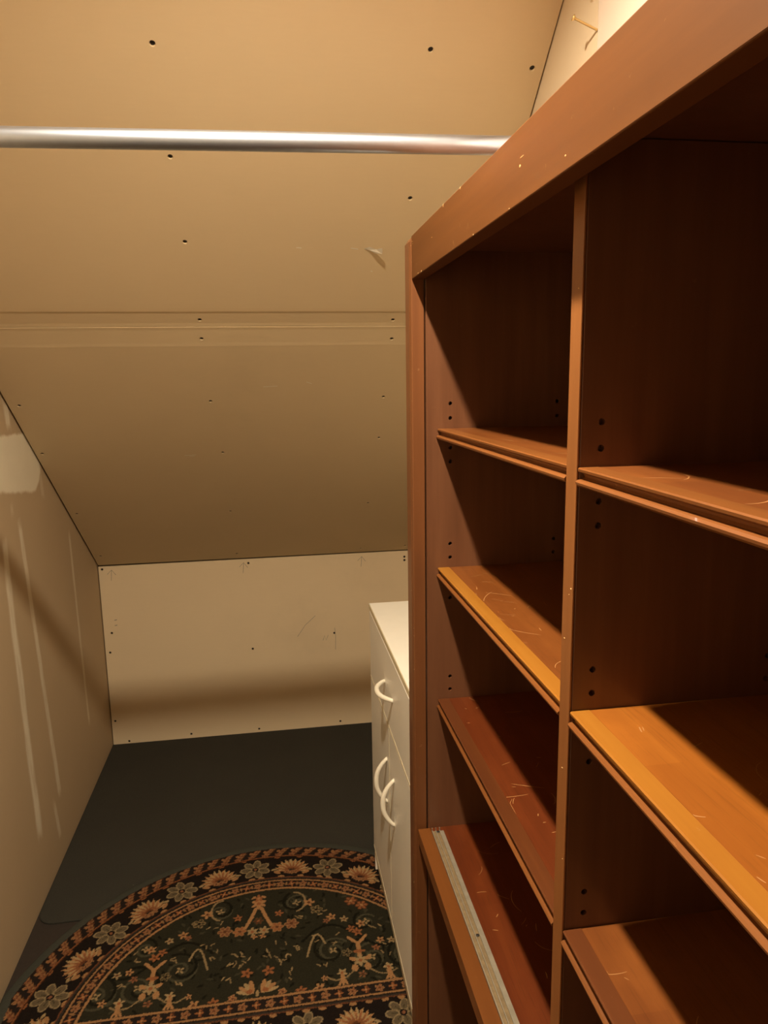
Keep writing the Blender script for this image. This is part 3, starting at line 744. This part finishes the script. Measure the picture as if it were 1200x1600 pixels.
for sg in (-1, 1):
    star(AX+sg*.016, 1.835, .016, CRM*.75, 6, SAL); star(AX+sg*.011, 1.815, .010, TAN, 4, SAL)
    rosette(AX+sg*.052, 1.842, .019, SAL, TAN*.8, RST, 6); rosette(AX+sg*.092, 1.848, .020, PNK*.8, TAN*.8, RST, 6)
    for x_, y_, r_, c_ in ((.058, 1.895, .013, SAL), (.145, 1.925, .017, TAN), (.255, 1.80, .013, SAL), (.285, 1.815, .014, TAN), (.272, 1.785, .015, SAL), (.24, 1.84, .012, CRM*.8),
                           (.205, 1.855, .014, TAN), (.19, 1.842, .010, PNK), (.33, 1.745, .012, TAN), (.028, 1.69, .016, SAL), (.36, 1.74, .012, CRM*.8), (.315, 1.72, .011, PNK),
                           (.155, 1.612, .015, TAN), (.108, 1.612, .014, SAL), (.38, 1.655, .012, TAN), (.45, 1.68, .013, SAL), (.41, 1.72, .011, TAN), (.17, 1.64, .009, TAN)):
        star(AX+sg*x_, y_, r_, c_, 5, RST)
    for x_, y_ in ((.165, 1.885), (.125, 1.865), (.075, 1.735), (.055, 1.71), (.11, 1.75), (.22, 1.76), (.35, 1.70), (.32, 1.79), (.045, 1.77), (.15, 1.79), (.03, 1.74), (.18, 1.67), (.08, 1.67)):
        for e in range(3):
            a = rng.uniform(0, 3.1); xx, yy = AX+sg*x_+rng.normal(0, .011), y_+rng.normal(0, .009)
            cap(xx, yy, xx+.011*math.cos(a), yy+.011*math.sin(a), .0019, CRM*rng.uniform(.5, .8))
    rosette(AX+sg*.165, 1.892, .018, OLV, CRM*.6, DRK, 5); rosette(AX+sg*.235, 1.715, .014, OLV, CRM*.5, DRK, 5)
    # reddish clouds on the inner rim of the border
    for a in (.62, .70):
        x_, y_ = AX+sg*math.sin(a)*.46, CYR+math.cos(a)*.46; rosette(x_, y_, .019, SAL, RST, TAN, 6)
ZONE[0] = None
star_n = rng.normal(1, .10, (ny, nx, 1)); C = np.clip(C*star_n*np.array((.68, .60, .48)), 0, 1)
inside = (RR-np.hypot(X-CX, Y-CYR) > .020) | (Y < CYR)
idx = -np.ones((ny, nx), int)
vm = inside; idx[vm] = np.arange(vm.sum())
zz = ZTOP + rng.normal(0, .00025, (ny, nx))
V = np.stack([X[vm]-CX, Y[vm]-CYR, zz[vm]-ZB], 1)
q = vm[:-1, :-1] & vm[1:, :-1] & vm[:-1, 1:] & vm[1:, 1:]
Fq = np.stack([idx[:-1, :-1][q], idx[:-1, 1:][q], idx[1:, 1:][q], idx[1:, :-1][q]], 1)
me = bpy.data.meshes.new('pile'); me.vertices.add(len(V)); me.vertices.foreach_set('co', V.astype(np.float32).ravel())
me.loops.add(Fq.size); me.loops.foreach_set('vertex_index', Fq.astype(np.int32).ravel())
me.polygons.add(len(Fq)); me.polygons.foreach_set('loop_start', np.arange(0, Fq.size, 4, dtype=np.int32))
me.update(calc_edges=True); me.validate()
at = me.color_attributes.new('yarn', 'FLOAT_COLOR', 'POINT')
at.data.foreach_set('color', np.concatenate([C[vm], np.ones((len(V), 1))], 1).astype(np.float32).ravel())
t = NT('dyed_wool_yarn'); an = t.n('ShaderNodeVertexColor'); an.layer_name = 'yarn'
t.bump(t.noise(t.mapping(), 480, 2), .7, .002)
t.out(an.outputs['Color'], .95, 0, .05)
link('pile', me, rug, t.mat)
